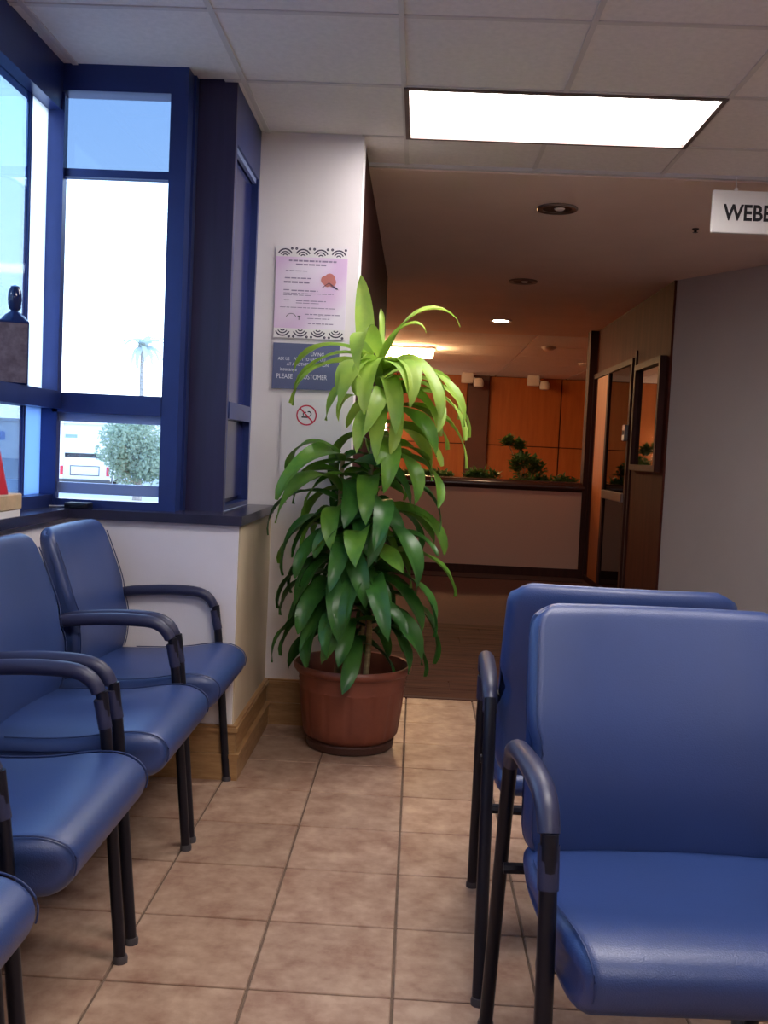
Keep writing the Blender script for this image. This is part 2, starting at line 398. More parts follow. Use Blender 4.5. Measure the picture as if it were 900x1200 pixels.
# ---- ceilings
ce = struct('ceiling', prism(new(), [(-1.40, -3.05), (3.36, -3.05), (3.36, 4.88), (-0.62, 4.88), (-0.62, 4.55), (-0.76, 4.55), (-0.76, 3.90), (-0.91, 3.90), (-0.91, 3.76), (-1.40, 3.76)], ZC+0.05, ZC+0.09), M_tilec, smooth=False)
CT, CX, CY = 0.6096, -0.117, 3.853
LIGHTS = [(0, 0), (0, -4), (0, -8)]         # (column, row) of the 2-cell wide light panels
skip = {(c+k, r) for c, r in LIGHTS for k in (0, 1)}
cm = None
bars = new()
for i in range(-3, 6):
    for j in range(-12, 2):
        if (i, j) in skip: continue
        x0, x1, y0, y1 = CX+i*CT, CX+(i+1)*CT, CY+j*CT, CY+(j+1)*CT
        lim = -1.40 if y0 < 3.8 else (-0.80 if y0 < 4.4 else -0.31)
        X0, X1, Y1 = max(x0, lim), min(x1, 3.32), min(y1, 4.875)
        if X1 < -0.95 and y1 > 3.8: Y1 = 3.76
        if X1-X0 < 0.03 or Y1-y0 < 0.03: continue
        full = (X0 == x0 and X1 == x1 and Y1 == y1)
        cxm, cym = (X0+X1)/2, (y0+Y1)/2
        if full and cm is not None:
            o = bpy.data.objects.new('ceiling_tile', cm); COL.objects.link(o); o.parent = ce
        else:
            hx, hy = (X1-X0)/2-.004, (Y1-y0)/2-.004
            o = obj('ceiling_tile', B(-hx, hx, -hy, hy, 0.005, 0.02), M_tilec, ce, smooth=False)
            if full: cm = o.data
        o.location = (cxm, cym, ZC)
for j in range(-11, 3):
    y = CY+j*CT; lim = -1.40 if y < 3.84 else (-0.80 if y < 4.4 else -0.31)
    if y < 4.87: box(bars, lim, 3.32, y-.010, y+.010, ZC, ZC+.012)
for i in range(-2, 6):
    x = CX+i*CT; yb = 3.853 if x < -0.8 else (4.463 if x < -0.31 else 4.875)
    segs = [(-3.0, yb)] if i != 1 else [(-3.0, CY-8*CT), (CY-7*CT, CY-4*CT), (CY-3*CT, CY), (CY+CT, yb)]
    for a, b in segs: box(bars, x-.010, x+.010, a, b, ZC-0.0006, ZC+.0115)
obj('grid_bars', bars, M_tbar, ce, smooth=False)
struct('trim_6', B(-0.31, 3.36, 4.875, 4.905, ZC-0.010, ZC+0.02), M_tbar, smooth=False)
struct('ceiling_hall', B(-0.62, 3.45, 4.90, 11.2, 2.505, 2.56), M_drywall, smooth=False)
cf = struct('ceiling_far', B(-1.7, 5.1, 11.2, 17.5, 2.53, 2.58), M_tilec, smooth=False)
struct('ceiling_far_left', B(-1.7, -0.62, 7.8, 11.2, 2.53, 2.58), M_tilec, smooth=False)
for i in range(8):
    for j in range(5):
        x0 = -1.1616+(i-1)*1.2192; y0 = 11.25+j*1.2192
        if i in (0, 6, 7): continue
        o = obj('ceiling_tile', B(x0+.012, x0+1.207, y0+.012, y0+1.207, 2.515, 2.53), M_tilec, cf, smooth=False)

# ---- hall right wall: reddish wood, with trim strips
hr = struct('wall_hall_right', B(1.84, 1.96, 7.52, 10.72, ZF, 2.505), M_wood_hall, smooth=False)
obj('joint_strip', B(1.825, 1.84, 8.63, 8.67, ZF, 2.10), M_wood_dark, hr, smooth=False)
struct('trim_7', B(1.76, 1.90, 10.60, 10.78, ZF, 2.505), M_wood_dark, smooth=False)
# ---- door_1: storefront door in that wall
d1 = struct('door_1', new(), M_wood_dark)
bm = new(); frame_rect(bm, 'x', 1.81, 0.03, 8.70, 10.60, ZF, 2.045, 0.05); obj('frame', bm, M_wood_dark, d1, smooth=False)
obj('side_panel', B(1.825, 1.838, 9.86, 10.40, ZF+0.05, 1.99), M_orange, d1, smooth=False)
obj('stile', B(1.81, 1.838, 9.72, 9.80, ZF+0.05, 1.995), M_wood_dark, d1, smooth=False)
obj('door_glass', B(1.825, 1.831, 8.79, 9.72, 0.86, 1.99), M_glass_dark, d1, smooth=False)
obj('door_glass', B(1.825, 1.831, 8.79, 9.72, ZF+0.06, 0.80), M_glass_dark, d1, smooth=False)
obj('backing', B(1.834, 1.839, 8.75, 9.72, ZF+0.05, 1.995), M_navy, d1, smooth=False)
obj('stile', B(1.815, 1.833, 8.75, 8.79, ZF+0.05, 1.995), M_wood_hall, d1, smooth=False)
obj('push_bar', B(1.79, 1.82, 8.76, 9.70, 0.79, 0.87, 0.006), M_chrome, d1, smooth=False)

# ---- half wall, cap rail, planter
struct('wall_half', B(-1.6, 1.76, 10.62, 10.72, ZF, 0.80), mat('pinkish_tan_paint', (206, 168, 152), 0.8), smooth=False)
struct('baseboard_half', B(-1.6, 1.76, 10.60, 10.62, ZF, -0.02), M_wood_dark, smooth=False)
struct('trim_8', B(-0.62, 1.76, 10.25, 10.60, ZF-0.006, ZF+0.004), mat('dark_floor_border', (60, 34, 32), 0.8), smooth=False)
bm = new(); tube(bm, [(-1.6, 10.67, 0.845), (1.78, 10.67, 0.845)], 0.075, 20, sx=1.0, sy=0.8)
struct('trim_9', bm, mat('dark_polished_rail', (74, 44, 38), 0.22, rgb2=(58, 32, 30), vscale=3, stretch=(0.6, 8, 8)))
struct('trim_10', B(-1.6, 1.76, 10.625, 10.70, 0.762, 0.80), M_wood_dark, smooth=False)
struct('planter', B(-1.6, 1.88, 10.72, 11.9, ZF, 0.80), M_soil, smooth=False).name = 'wall_planter'

# ---- far end: orange wood panels in two rows, pillar
wf = struct('wall_far', B(-1.7, 5.1, 17.36, 17.5, ZF, 2.6), M_wood_dark, smooth=False)
xs = [-1.6, -0.42, 0.815, 1.175, 2.43, 3.65, 4.87]
for a, b in zip(xs, xs[1:]):
    for (z0, z1) in ((ZF, 1.33), (1.345, 2.51)):
        obj('panel', B(a+.01, b-.01, 17.335, 17.36, z0, z1, 0.004), M_orange, wf, smooth=False)
M_plum = mat('plum_brown_pillar', (96, 58, 56), 0.5, var=0.1, vscale=3)
struct('trim_11', B(0.815, 1.175, 17.22, 17.335, ZF, 2.53), M_plum, smooth=False)
struct('wall_far_left', B(-1.7, -1.6, 7.8, 17.36, ZF, 2.53), M_orange, smooth=False)
struct('wall_far_right', B(5.0, 5.1, 10.7, 17.4, ZF, 2.6), M_orange, smooth=False)
struct('wall_far_near', B(-1.7, -0.62, 7.8, 7.9, ZF, 2.53), M_wall_grey, smooth=False)
struct('wall_far_stub', B(1.90, 5.1, 10.72, 10.82, ZF, 2.6), M_wood_hall, smooth=False)

# ================================================================== LIGHT FITTINGS
def ceiling_light(c, r, label):
    x0, y0 = CX+c*CT, CY+r*CT
    t = thing('ceiling_light', label, 'ceiling light', (x0+CT, y0+CT/2, ZC), group='fluorescent ceiling panels')
    W, D = CT, CT/2
    bm = new(); frame_rect(bm, 'y', 0, 0.01, 0, 1, 0, 1, 0.1); bm.free()
    bm = new()
    for (a, b, c_, d) in ((-W, -W+.02, -D, D), (W-.02, W, -D, D), (-W+.02, W-.02, -D, -D+.02), (-W+.02, W-.02, D-.02, D)):
        box(bm, a, b, c_, d, -0.006, 0.045)
    obj('frame', bm, mat('light_frame_bronze', (112, 96, 92), 0.5, metal=0.3), t, smooth=False)
    bm = new(); nx, ny = 24, 12; box(bm, -W+.02, W-.02, -D+.02, D-.02, 0.012, 0.020)
    obj('diffuser', bm, M_panel_emit, t, smooth=False)
    return t
ceiling_light(0, 0, 'bright rectangular fluorescent panel in white tile ceiling above the plant')
ceiling_light(0, -4, 'added fluorescent panel nearly overhead, unseen, for extra room brightness')  # unseen panel, added to brighten the room
ceiling_light(0, -8, 'bright fluorescent panel in the tile ceiling behind the viewer')
def downlight(x, y, lit, label):
    t = thing('downlight', label, 'ceiling light', (x, y, 2.505))
    bm = new(); lathe(bm, [(0.075, 0.0), (0.11, 0.0), (0.112, -0.006), (0.106, -0.012), (0.080, -0.008), (0.075, 0.0)], 28)
    obj('trim_ring', bm, M_chrome if not lit else M_white, t)
    bm = new(); lathe(bm, [(0.0, -0.003), (0.05, -0.003), (0.078, -0.006)], 28)
    obj('lamp', bm, M_down if lit else M_darkmetal, t)
    if not lit:
        bm = new(); lathe(bm, [(0.0, -0.004), (0.022, -0.012), (0.03, -0.004)], 16, c=(0.01, -0.02, -0.004)); obj('bulb', bm, M_white, t)
downlight(0.694, 5.522, False, 'unlit recessed downlight nearest the tile ceiling')
downlight(0.75, 7.81, False, 'smaller-looking unlit recessed downlight in the middle of the hall ceiling')
downlight(0.77, 10.1, True, 'lit round downlight far along the hall ceiling')
t = thing('far_ceiling_light', 'glowing warm surface-mounted light on the far ceiling behind the plant top', 'ceiling light', (-0.50, 13.08, 2.515))
obj('base', B(-0.66, 0.66, -0.16, 0.16, -0.03, 0.0), M_tbar, t, smooth=False)
obj('lens', B(-0.64, 0.64, -0.15, 0.15, -0.13, -0.03, 0.03, 2), M_far_emit, t)
for i, (x, nm) in enumerate(((0.83, 'first white track spotlight, in front of the plum pillar'), (1.93, 'second white track spotlight, right of the plum pillar'), (2.98, 'third white track spotlight, half hidden behind the hall wall end'))):
    t = thing('track_light', nm, 'spotlight', (x, 16.8, 2.515), group='white track spotlights')
    obj('housing', B(-0.16, 0.04, -0.07, 0.07, -0.17, 0.0, 0.015, 2), M_white, t)
    bm = new(); tube(bm, [(0.04, 0, -0.08), (0.10, -0.02, -0.12)], 0.02, 8); obj('arm', bm, M_white, t)
    bm = new(); lathe(bm, [(0, 0.09), (0.05, 0.085), (0.075, 0.05), (0.085, 0.0), (0.08, -0.05), (0.06, -0.06), (0, -0.05)], 18, c=(0.13, -0.03, -0.17)); obj('lamp_head', bm, M_white, t)
t = thing('wall_lamp', 'lit louvred wall lamp on the far orange wall, seen through the plant', 'wall lamp', (-0.67, 17.33, 1.20))
obj('back_plate', B(-0.14, 0.14, -0.02, 0.0, -0.06, 0.50), M_wood_dark, t, smooth=False)
for k in range(4): obj('lit_slat', B(-0.11, 0.11, -0.07, -0.02, 0.0+k*.12, 0.08+k*.12, 0.01), M_bulb, t, smooth=False)

# ================================================================== CHAIRS
def pillow(prof, wfun, r, nu=9, dfun=None):
    """closed (d,z) profile swept across x with rounded side edges"""
    n = len(prof); P = [Vector((a, b)) for a, b in prof]
    area = sum(P[i].x*P[(i+1) % n].y-P[(i+1) % n].x*P[i].y for i in range(n)); sg = 1 if area > 0 else -1
    N = []
    for i in range(n):
        t = (P[(i+1) % n]-P[i-1]).normalized(); N.append(Vector((-t.y, t.x))*sg)
    us = []
    for k in range(5): us.append((1-math.cos(k/4*PI/2), ))      # placeholder for spacing
    st = []
    for k in range(6):
        a = PI/2*k/5; st.append((1-(1-math.sin(a))*0, 0))
    # stations: (distance from side edge, inset)
    side = [(r*(1-math.sin(PI/2*k/5)), r*(1-math.cos(PI/2*k/5))) for k in range(5, -1, -1)]
    side = [(r*(1-math.cos(PI/2*k/5)), r*(1-math.sin(PI/2*k/5))) for k in range(0, 6)]
    bm = new(); rings = []
    mids = [-0.6, -0.3, 0, 0.3, 0.6]
    seq = [('L', e, ins) for e, ins in side]+[('M', u, 0) for u in mids]+[('R', e, ins) for e, ins in reversed(side)]
    for kind, v, ins in seq:
        ring = []
        for i in range(n):
            q = P[i]+N[i]*ins; w = wfun(P[i].x, P[i].y)
            x = -(w-v) if kind == 'L' else ((w-v) if kind == 'R' else v*(w-r))
            d = q.x + (dfun(x, q.y) if dfun else 0)
            ring.append(bm.verts.new((x, d, q.y)))
        rings.append(ring)
    for a, b in zip(rings, rings[1:]):
        for i in range(n): bm.faces.new((a[i], a[(i+1) % n], b[(i+1) % n], b[i]))
    bm.faces.new(rings[0]); bm.faces.new(rings[-1])
    return bm
def smooth_loop(pts, it=2):
    for _ in range(it):
        out = []; n = len(pts)
        for i in range(n):
            a, b = pts[i], pts[(i+1) % n]
            out.append((a[0]*.75+b[0]*.25, a[1]*.75+b[1]*.25)); out.append((a[0]*.25+b[0]*.75, a[1]*.25+b[1]*.75))
        pts = out
    return pts
HW = 0.268
R_ = math.radians
SEAT_P = smooth_loop([(0.43, 0.452), (0.30, 0.452), (0.16, 0.458), (0.05, 0.480), (-0.015, 0.480), (-0.058, 0.455), (-0.062, 0.415), (-0.035, 0.375), (0.02, 0.368), (0.12, 0.385), (0.30, 0.388), (0.43, 0.388)], 2)
BACK_P = smooth_loop([(0.412, 0.415), (0.378, 0.43), (0.366, 0.50), (0.364, 0.57), (0.380, 0.66), (0.412, 0.755), (0.445, 0.840), (0.460, 0.874), (0.484, 0.882), (0.500, 0.862), (0.484, 0.785), (0.460, 0.69), (0.440, 0.60), (0.432, 0.52), (0.432, 0.44)], 2)
def seat_w(d, z): return 0.252 - 0.020*max(0, (0.10-d)/0.16)**2 - 0.012*max(0, (d-0.3)/0.13)
def back_w(d, z):
    w = 0.252
    if z > 0.83:
        t = min(1, (z-0.83)/0.052); w -= 0.040*(1-math.sqrt(max(0, 1-t*t)))
    if z < 0.50:
        t = min(1, (0.50-z)/0.085); w -= 0.060*(1-math.sqrt(max(0, 1-t*t)))
    w -= 0.014*math.exp(-((z-0.635)/0.03)**2)
    if z > 0.66: w -= 0.008*(z-0.66)/0.2
    return w
def back_d(x, z): return -0.022*(x/0.25)**2
def make_chair(label, loc, rz, group):
    t = thing('guest_chair', label, 'chair', loc, rz, group)
    O = 0.285
    def sh(bm):
        bmesh.ops.translate(bm, verts=bm.verts[:], vec=(0, -O, 0)); bmesh.ops.scale(bm, verts=bm.verts[:], vec=(FS, FS, FS)); return bm
    st = obj('seat', sh(pillow(SEAT_P, seat_w, 0.028)), M_vinyl, t, angle=60)
    bk = obj('backrest', sh(pillow(BACK_P, back_w, 0.026, dfun=back_d)), M_vinyl, t, angle=60)
    for s in (-1, 1):                                        # welt seams at the cushion edges
        n = len(SEAT_P)
        bm = new(); pts = [(s*(seat_w(a, b)-0.012), a, b) for a, b in SEAT_P[2:30] if b > 0.40]
        cx = sum(a for a, b in SEAT_P)/n; cz = sum(b for a, b in SEAT_P)/n
        tube(bm, pts, 0.0017, 6); obj('piping', sh(bm), M_pipe, st)
        bm = new(); pts = [(s*(back_w(a, b)-0.013), a+back_d(s*.24, b), b) for a, b in BACK_P[4:34] if b < 0.845]
        tube(bm, pts, 0.0017, 6); obj('piping', sh(bm), M_pipe, bk)
    for s in (-1, 1):
        x = s*HW
        bm = new(); tube(bm, bez([(x, 0.0, 0.0), (x, 0.045, 0.50), (x, 0.058, 0.60)], 4, 0.05), 0.0132, 12, sx=1.05)
        lg = obj('leg', sh(bm), M_frame, t)
        bm = new(); lathe(bm, [(0, 0), (0.0162, 0), (0.0165, 0.010), (0.014, 0.016), (0, 0.016)], 12, c=(x, 0.0, 0.0)); obj('glide', sh(bm), M_foot, lg)
        bm = new(); tube(bm, bez([(x, 0.57, 0.0), (x, 0.445, 0.56), (x, 0.425, 0.615)], 4, 0.05), 0.0132, 12, sx=1.05)
        lg = obj('leg', sh(bm), M_frame, t)
        bm = new(); lathe(bm, [(0, 0), (0.0162, 0), (0.0165, 0.010), (0.014, 0.016), (0, 0.016)], 12, c=(x, 0.57, 0.0)); obj('glide', sh(bm), M_foot, lg)
        bm = new(); pts = bez([(x, 0.0475, 0.520), (x, 0.072, 0.640), (x, 0.20, 0.648), (x, 0.395, 0.632), (x, 0.430, 0.585)], 7, 0.075)
        rr = [0.0150+0.0035*math.sin(PI*min(1, max(0, i/(len(pts)-1)))) for i in range(len(pts))]
        tube(bm, pts, rr, 12, sx=1.08, sy=0.98); obj('armrest', sh(bm), M_arm, t)
        bm = new(); tube(bm, [(x, 0.395, 0.618), (s*0.205, 0.395, 0.618)], 0.008, 8); obj('back_bracket', sh(bm), M_frame, t)
    for d in (0.10, 0.455):
        bm = new(); tube(bm, [(-HW, d, 0.378), (HW, d, 0.378)], 0.011, 8); obj('cross_bar', sh(bm), M_frame, t)
    return t
gL = 'row of blue chairs along the window'
chair = make_chair('farthest blue armchair of the window row, its arm against the low cream wall', (-0.885*FS, 3.05*FS, ZF), PI/2, gL)
dup(chair, (-0.885*FS, 2.455*FS, ZF), PI/2, 'second blue armchair from the plant end of the window row', gL)
dup(chair, (-0.885*FS, 1.835*FS, ZF), PI/2, 'third blue armchair in the window row, only seat and arms in view', gL)
dup(chair, (-0.885*FS, 1.225*FS, ZF), PI/2, 'nearest blue chair of the window row, cut off in the lower left corner', gL)
gR = 'two blue chairs back to back at the right'
dup(chair, (0.474*FS, 1.672*FS, ZF), R_(3.2), 'large foreground blue vinyl armchair facing the viewer at lower right', gR)
dup(chair, (0.458*FS, 2.300*FS, ZF), PI-R_(1.8), 'blue vinyl armchair facing away, back to back behind the foreground chair', gR)

# ================================================================== POTTED PLANT
PXY = (-0.233, 4.195)
pp = thing('potted_plant', 'tall leafy corn plant in a ribbed terracotta pot on the tile floor', 'plant', (PXY[0], PXY[1], ZF))
pp.scale = (FS, FS, FS)
def rip(a, z):
    if 0.045 < z < 0.235:
        k = (a*14/(2*PI)) % 1.0
        return 1.0 - 0.026*math.exp(-((k-0.5)/0.08)**2)
    return 1.0
prof = [(0.150, 0.030), (0.172, 0.045), (0.184, 0.06), (0.189, 0.09), (0.195, 0.14), (0.200, 0.19), (0.204, 0.23), (0.2055, 0.236), (0.203, 0.242), (0.2065, 0.25), (0.2045, 0.256), (0.208, 0.264), (0.2065, 0.27), (0.212, 0.292), (0.222, 0.296), (0.229, 0.306), (0.229, 0.318), (0.222, 0.326), (0.212, 0.324), (0.205, 0.30), (0.200, 0.22)]
bm = new(); lathe(bm, prof, 112, ripple=rip); obj('pot', bm, M_pot, pp, angle=50)
bm = new(); lathe(bm, [(0, 0), (0.158, 0), (0.168, 0.006), (0.172, 0.03), (0.165, 0.036), (0.14, 0.034), (0, 0.034)], 48); obj('saucer', bm, M_saucer, pp)
bm = new(); lathe(bm, [(0, 0.232), (0.06, 0.238), (0.13, 0.234), (0.2005, 0.228)], 40); obj('soil', bm, M_soil, pp)
canes = [((0.015, 0.02), (0.055, 0.0), 1.50), ((-0.06, -0.02), (-0.075, -0.03), 1.13), ((0.05, -0.05), (0.065, -0.07), 0.94), ((-0.02, -0.06), (-0.045, -0.09), 0.80)]
for (b0, b1, h) in canes:
    bm = new(); n = 12; pts = []
    for k in range(n+1):
        t_ = k/n; pts.append((b0[0]+(b1[0]-b0[0])*t_+0.006*math.sin(7*t_), b0[1]+(b1[1]-b0[1])*t_, 0.25+(h-0.25)*t_))
    tube(bm, pts, [0.012-0.004*k/n for k in range(n+1)], 8); obj('stem', bm, M_stem, pp)
def leaf_mesh(L, W, a0, a1, twist=0.0, wav=0.008, curl=1.3, side=0.0):
    """leaf from origin along +x, elevation going from a0 to a1, arched by gravity"""
    bm = new(); nl, rows = 13, []
    p = Vector((0, 0, 0)); ph = random.uniform(0, 6)
    for i in range(nl+1):
        t_ = i/nl; a = a0+(a1-a0)*(t_**curl)
        tdir = Vector((math.cos(a), 0, math.sin(a))); nrm = Vector((-math.sin(a), 0, math.cos(a)))
        if i: p = p + tdir*(L/nl)
        w = W*(0.45+0.55*min(1, t_/0.25)**0.8) if t_ < 0.50 else W*max(0.0, 1-((t_-0.50)/0.50)**1.9)**0.75
        w = max(w*0.84, 0.0012)
        tw = twist*t_
        yv = Vector((0, 1, 0))*math.cos(tw)+nrm*math.sin(tw); nv = nrm*math.cos(tw)-Vector((0, 1, 0))*math.sin(tw)
        row = []
        for u in (-1, -0.5, 0, 0.5, 1):
            v = p + yv*(u*w*0.5) + nv*(abs(u)*w*0.16 + wav*math.sin(9*t_+ph+u*1.2)*abs(u)) + Vector((0, side*t_*t_, 0))
            row.append(bm.verts.new(v))
        rows.append(row)
    for a, b in zip(rows, rows[1:]):
        for k in range(4): bm.faces.new((a[k], a[k+1], b[k+1], b[k]))
    return bm
def finish_leaf(bm, m):
    me = bpy.data.meshes.new('leaf')
    bm.to_mesh(me); bm.free(); me.materials.append(m)
    for p in me.polygons: p.use_smooth = True
    return me
R = math.radians
def variants(m, specs): return [finish_leaf(leaf_mesh(*s), m) for s in specs]
LOW = variants(M_leaf_low, [(0.40, 0.092, R(35), R(-88), 0.2, .008, .9), (0.36, 0.104, R(20), R(-85), -0.3, .008, .9), (0.44, 0.090, R(45), R(-86), 0.3, .008, 1.0), (0.32, 0.098, R(10), R(-80), 0.1, .008, .8), (0.38, 0.096, R(30), R(-92), -0.2, .008, .8), (0.28, 0.084, R(30), R(-60), 0.4)])
MID = variants(M_leaf_mid, [(0.40, 0.094, R(45), R(-84), 0.2, .008, .9), (0.36, 0.102, R(30), R(-80), -0.2, .008, .9), (0.42, 0.086, R(55), R(-88), 0.4, .008, 1.0), (0.32, 0.092, R(20), R(-70), -0.3), (0.29, 0.086, R(35), R(-45), 0.3)])
TOP = variants(M_leaf_top, [(0.42, 0.084, R(55), R(-84), 0.3, .008, .9), (0.38, 0.096, R(40), R(-84), -0.2, .008, .8), (0.45, 0.078, R(58), R(-86), 0.5, .008, 1.0), (0.34, 0.088, R(35), R(-78), 0.1, .008, .9)])
def put_leaf(me, x, y, z, yaw, s=1.0, pitch=0.0, roll=0.0):
    o = bpy.data.objects.new('leaf', me); COL.objects.link(o); o.parent = pp
    o.location = (x, y, z); o.rotation_euler = (roll, pitch, yaw); o.scale = (s, s, s)
def crown(ci, z0, z1, n, pools, phase=0.0, smin=0.85, smax=1.12):
    b0, b1, h = canes[ci]; ga = 2.39996
    for k in range(n):
        f = k/(n-1); z = z0+(z1-z0)*f; t_ = (z-0.25)/(h-0.25)
        x = b0[0]+(b1[0]-b0[0])*t_; y = b0[1]+(b1[1]-b0[1])*t_
        pool = pools(f); me = random.choice(pool)
        yaw = phase+ga*k+random.uniform(-0.25, 0.25)
        s = random.uniform(smin, smax)
        # the wall stands behind: shorten leaves that point straight at it
        wx, wy = math.cos(yaw), math.sin(yaw)
        deg = math.degrees(yaw) % 360
        if ci == 0 and z > 1.10 and 150 < deg < 238: continue        # the notices show through here
        if wy > 0.25: s *= 1.0-0.38*min(1, (wy-0.25)/0.5)
        put_leaf(me, x+0.012*wx, y+0.012*wy, z, yaw, s, random.uniform(-0.14, 0.14), random.uniform(-0.4, 0.4))
crown(3, 0.42, 0.80, 30, lambda f: LOW, 0.4, 0.8, 1.12)
crown(2, 0.46, 0.94, 34, lambda f: LOW if f < 0.5 else LOW+MID, 1.1, 0.9, 1.15)
crown(1, 0.62, 1.13, 38, lambda f: LOW if f < 0.3 else LOW+MID+MID, 2.0, 0.8, 1.08)
crown(0, 0.80, 1.16, 24, lambda f: LOW+MID+MID, 0.2, 0.8, 1.0)
crown(0, 1.10, 1.36, 24, lambda f: MID if f < 0.4 else MID+TOP+TOP, 0.9, 0.9, 1.08)
crown(0, 1.30, 1.50, 16, lambda f: TOP, 0.0, 0.9, 1.12)
# the leading leaves at the very top
tx, ty, tz = canes[0][1][0], canes[0][1][1], 1.49
put_leaf(finish_leaf(leaf_mesh(0.36, 0.088, R(78), R(92), 0.35), M_leaf_top), tx-0.05, ty, tz-0.03, R(84), 1.0, 0.0, -0.13)
put_leaf(finish_leaf(leaf_mesh(0.30, 0.050, R(78), R(70), 0.6), M_leaf_top), tx, ty, tz, R(100), 0.7)
put_leaf(finish_leaf(leaf_mesh(0.42, 0.068, R(66), R(-60), 0.4, 0.006, 2.2), M_leaf_top), tx, ty, tz, R(-8), 1.0)
put_leaf(finish_leaf(leaf_mesh(0.34, 0.075, R(68), R(-55), 0.3, 0.006, 2.6), M_leaf_top), tx, ty, tz-.02, R(-30), 0.85)
put_leaf(finish_leaf(leaf_mesh(0.42, 0.075, R(40), R(-70), 0.3, 0.006, 1.6), M_leaf_top), tx, ty, tz-.03, R(188), 0.95)
put_leaf(finish_leaf(leaf_mesh(0.44, 0.082, R(30), R(-75), 0.2), M_leaf_top), tx, ty, tz-.06, R(205), 1.0)
put_leaf(finish_leaf(leaf_mesh(0.40, 0.095, R(30), R(-85), 0.1), M_leaf_top), tx, ty-.01, tz-.05, R(-65), 1.0)
put_leaf(finish_leaf(leaf_mesh(0.40, 0.098, R(32), R(-85), 0.1), M_leaf_top), tx, ty-.01, tz-.05, R(-115), 1.0)

for (L, W, a0, a1, yaw, dz, s_) in ((0.46, 0.072, 48, -86, 196, -.03, 1.0), (0.36, 0.066, 25, -80, 222, -.08, 0.95), (0.40, 0.092, 30, -86, 262, -.02, 1.05), (0.42, 0.084, 34, -86, 285, -.10, 1.0),
                                 (0.42, 0.088, 34, -84, 318, -.03, 1.05), (0.44, 0.076, 40, -84, 345, -.06, 1.05), (0.46, 0.066, 42, -82, 8, -.10, 1.05), (0.46, 0.070, 38, -84, 352, -.20, 1.05), (0.40, 0.080, 30, -84, 272, -.20, 1.0)):
    put_leaf(finish_leaf(leaf_mesh(L, W, R(a0), R(a1), 0.25, 0.008, 0.95), M_leaf_top), tx, ty, tz+dz, R(yaw), s_)

# ================================================================== NOTICES ON THE PILASTER
YW = 4.458
RX = (PI/2, 0, 0)
def sheet(name, label, cat, x0, x1, z0, z1, m, th=0.003):
    t = thing(name, label, cat, ((x0+x1)/2, YW, z0))
    w, h = x1-x0, z1-z0
    obj('sheet', B(-w/2, w/2, -th, 0, 0, h), m, t, smooth=False)
    return t, w, h, -th-0.0004
def marks(rects, y, m, parent, name='print'):
    bm = new()
    for (a, b, c, d) in rects: box(bm, a, b, y-0.0004, y, c, d)
    return obj(name, bm, m, parent, smooth=False)
# lavender poster
M_lav = bpy.data.materials.new('lavender_paper'); M_lav.use_nodes = True
nt = M_lav.node_tree; b_ = nt.nodes['Principled BSDF']; b_.inputs['Roughness'].default_value = 0.7
tc = nt.nodes.new('ShaderNodeTexCoord'); n_ = nt.nodes.new('ShaderNodeTexNoise'); n_.inputs['Scale'].default_value = 1.6; n_.inputs['Detail'].default_value = 1
r_ = nt.nodes.new('ShaderNodeValToRGB'); e = r_.color_ramp.elements
e[0].position = 0.36; e[0].color = (*lin((222, 190, 226)), 1); e[1].position = 0.62; e[1].color = (*lin((236, 226, 240)), 1)
nt.links.new(tc.outputs['Generated'], n_.inputs['Vector']); nt.links.new(n_.outputs['Fac'], r_.inputs[0]); nt.links.new(r_.outputs[0], b_.inputs['Base Color'])
t, w, h, yf = sheet('lavender_poster', 'lavender notice with patterned black borders, topmost on the cream pilaster', 'poster', -0.668, -0.350, 1.630, 2.033, M_lav)
for z0, z1 in ((h-.046, h), (0, .043)): obj('border_band', B(-w/2, w/2, yf-.0003, yf, z0, z1), M_paper, t, smooth=False)
def arc(bm, cx, cz, r0, r1, a0, a1, y, n=8):
    v = []
    for k in range(n+1):
        a = a0+(a1-a0)*k/n
        v.append((bm.verts.new((cx+r0*math.cos(a), y, cz+r0*math.sin(a))), bm.verts.new((cx+r1*math.cos(a), y, cz+r1*math.sin(a)))))
    for (a, b), (c, d) in zip(v, v[1:]): bm.faces.new((a, b, d, c))
bm = new(); yb = yf-0.0006
for sgn, zb in ((1, h-0.046), (-1, 0.043)):
    for k in range(4):
        cx = -w/2+w*(k+0.5)/4
        for (r0, r1) in ((0.008, 0.013), (0.019, 0.024), (0.030, 0.036)):
            a0, a1 = (R(25), R(155)) if sgn > 0 else (R(205), R(335))
            arc(bm, cx, zb, r0, r1, a0, a1, yb)
        for q in (-0.010, 0.010):
            if abs(cx+w/8+q) < w/2-0.006: arc(bm, cx+w/8+q, zb+sgn*0.036, 0.001, 0.006, 0, 2*PI, yb, 10)
obj('border_pattern', bm, M_ink, t, smooth=False)
M_grayprint = mat('grey_violet_print', (150, 132, 164), 0.8)
rows = []
random.seed(3)
def dash(x0, x1, z, hh=0.0045):
    x = x0
    while x < x1-0.004:
        l = min(random.uniform(0.010, 0.030), x1-x); rows.append((x, x+l, z-hh/2, z+hh/2)); x += l+0.004
X = lambda u: -w/2+w*u
Z = lambda v: h*(1-v)
for (a, b, v, hh) in ((.18, .85, .155, .007), (.28, .72, .195, .007), (.14, .45, .265, .004), (.13, .50, .345, .005), (.12, .50, .39, .008), (.12, .20, .475, .004), (.23, .60, .48, .005), (.12, .82, .51, .003), (.12, .52, .53, .003),
                      (.13, .22, .585, .004), (.30, .72, .59, .004), (.30, .62, .615, .003), (.08, .87, .665, .003), (.43, .92, .735, .004), (.62, .77, .755, .003), (.47, .78, .78, .003), (.48, .84, .835, .004)):
    dash(X(a), X(b), Z(v), hh)
marks(rows, yf, M_grayprint, t, 'print_lines')
bm = new()
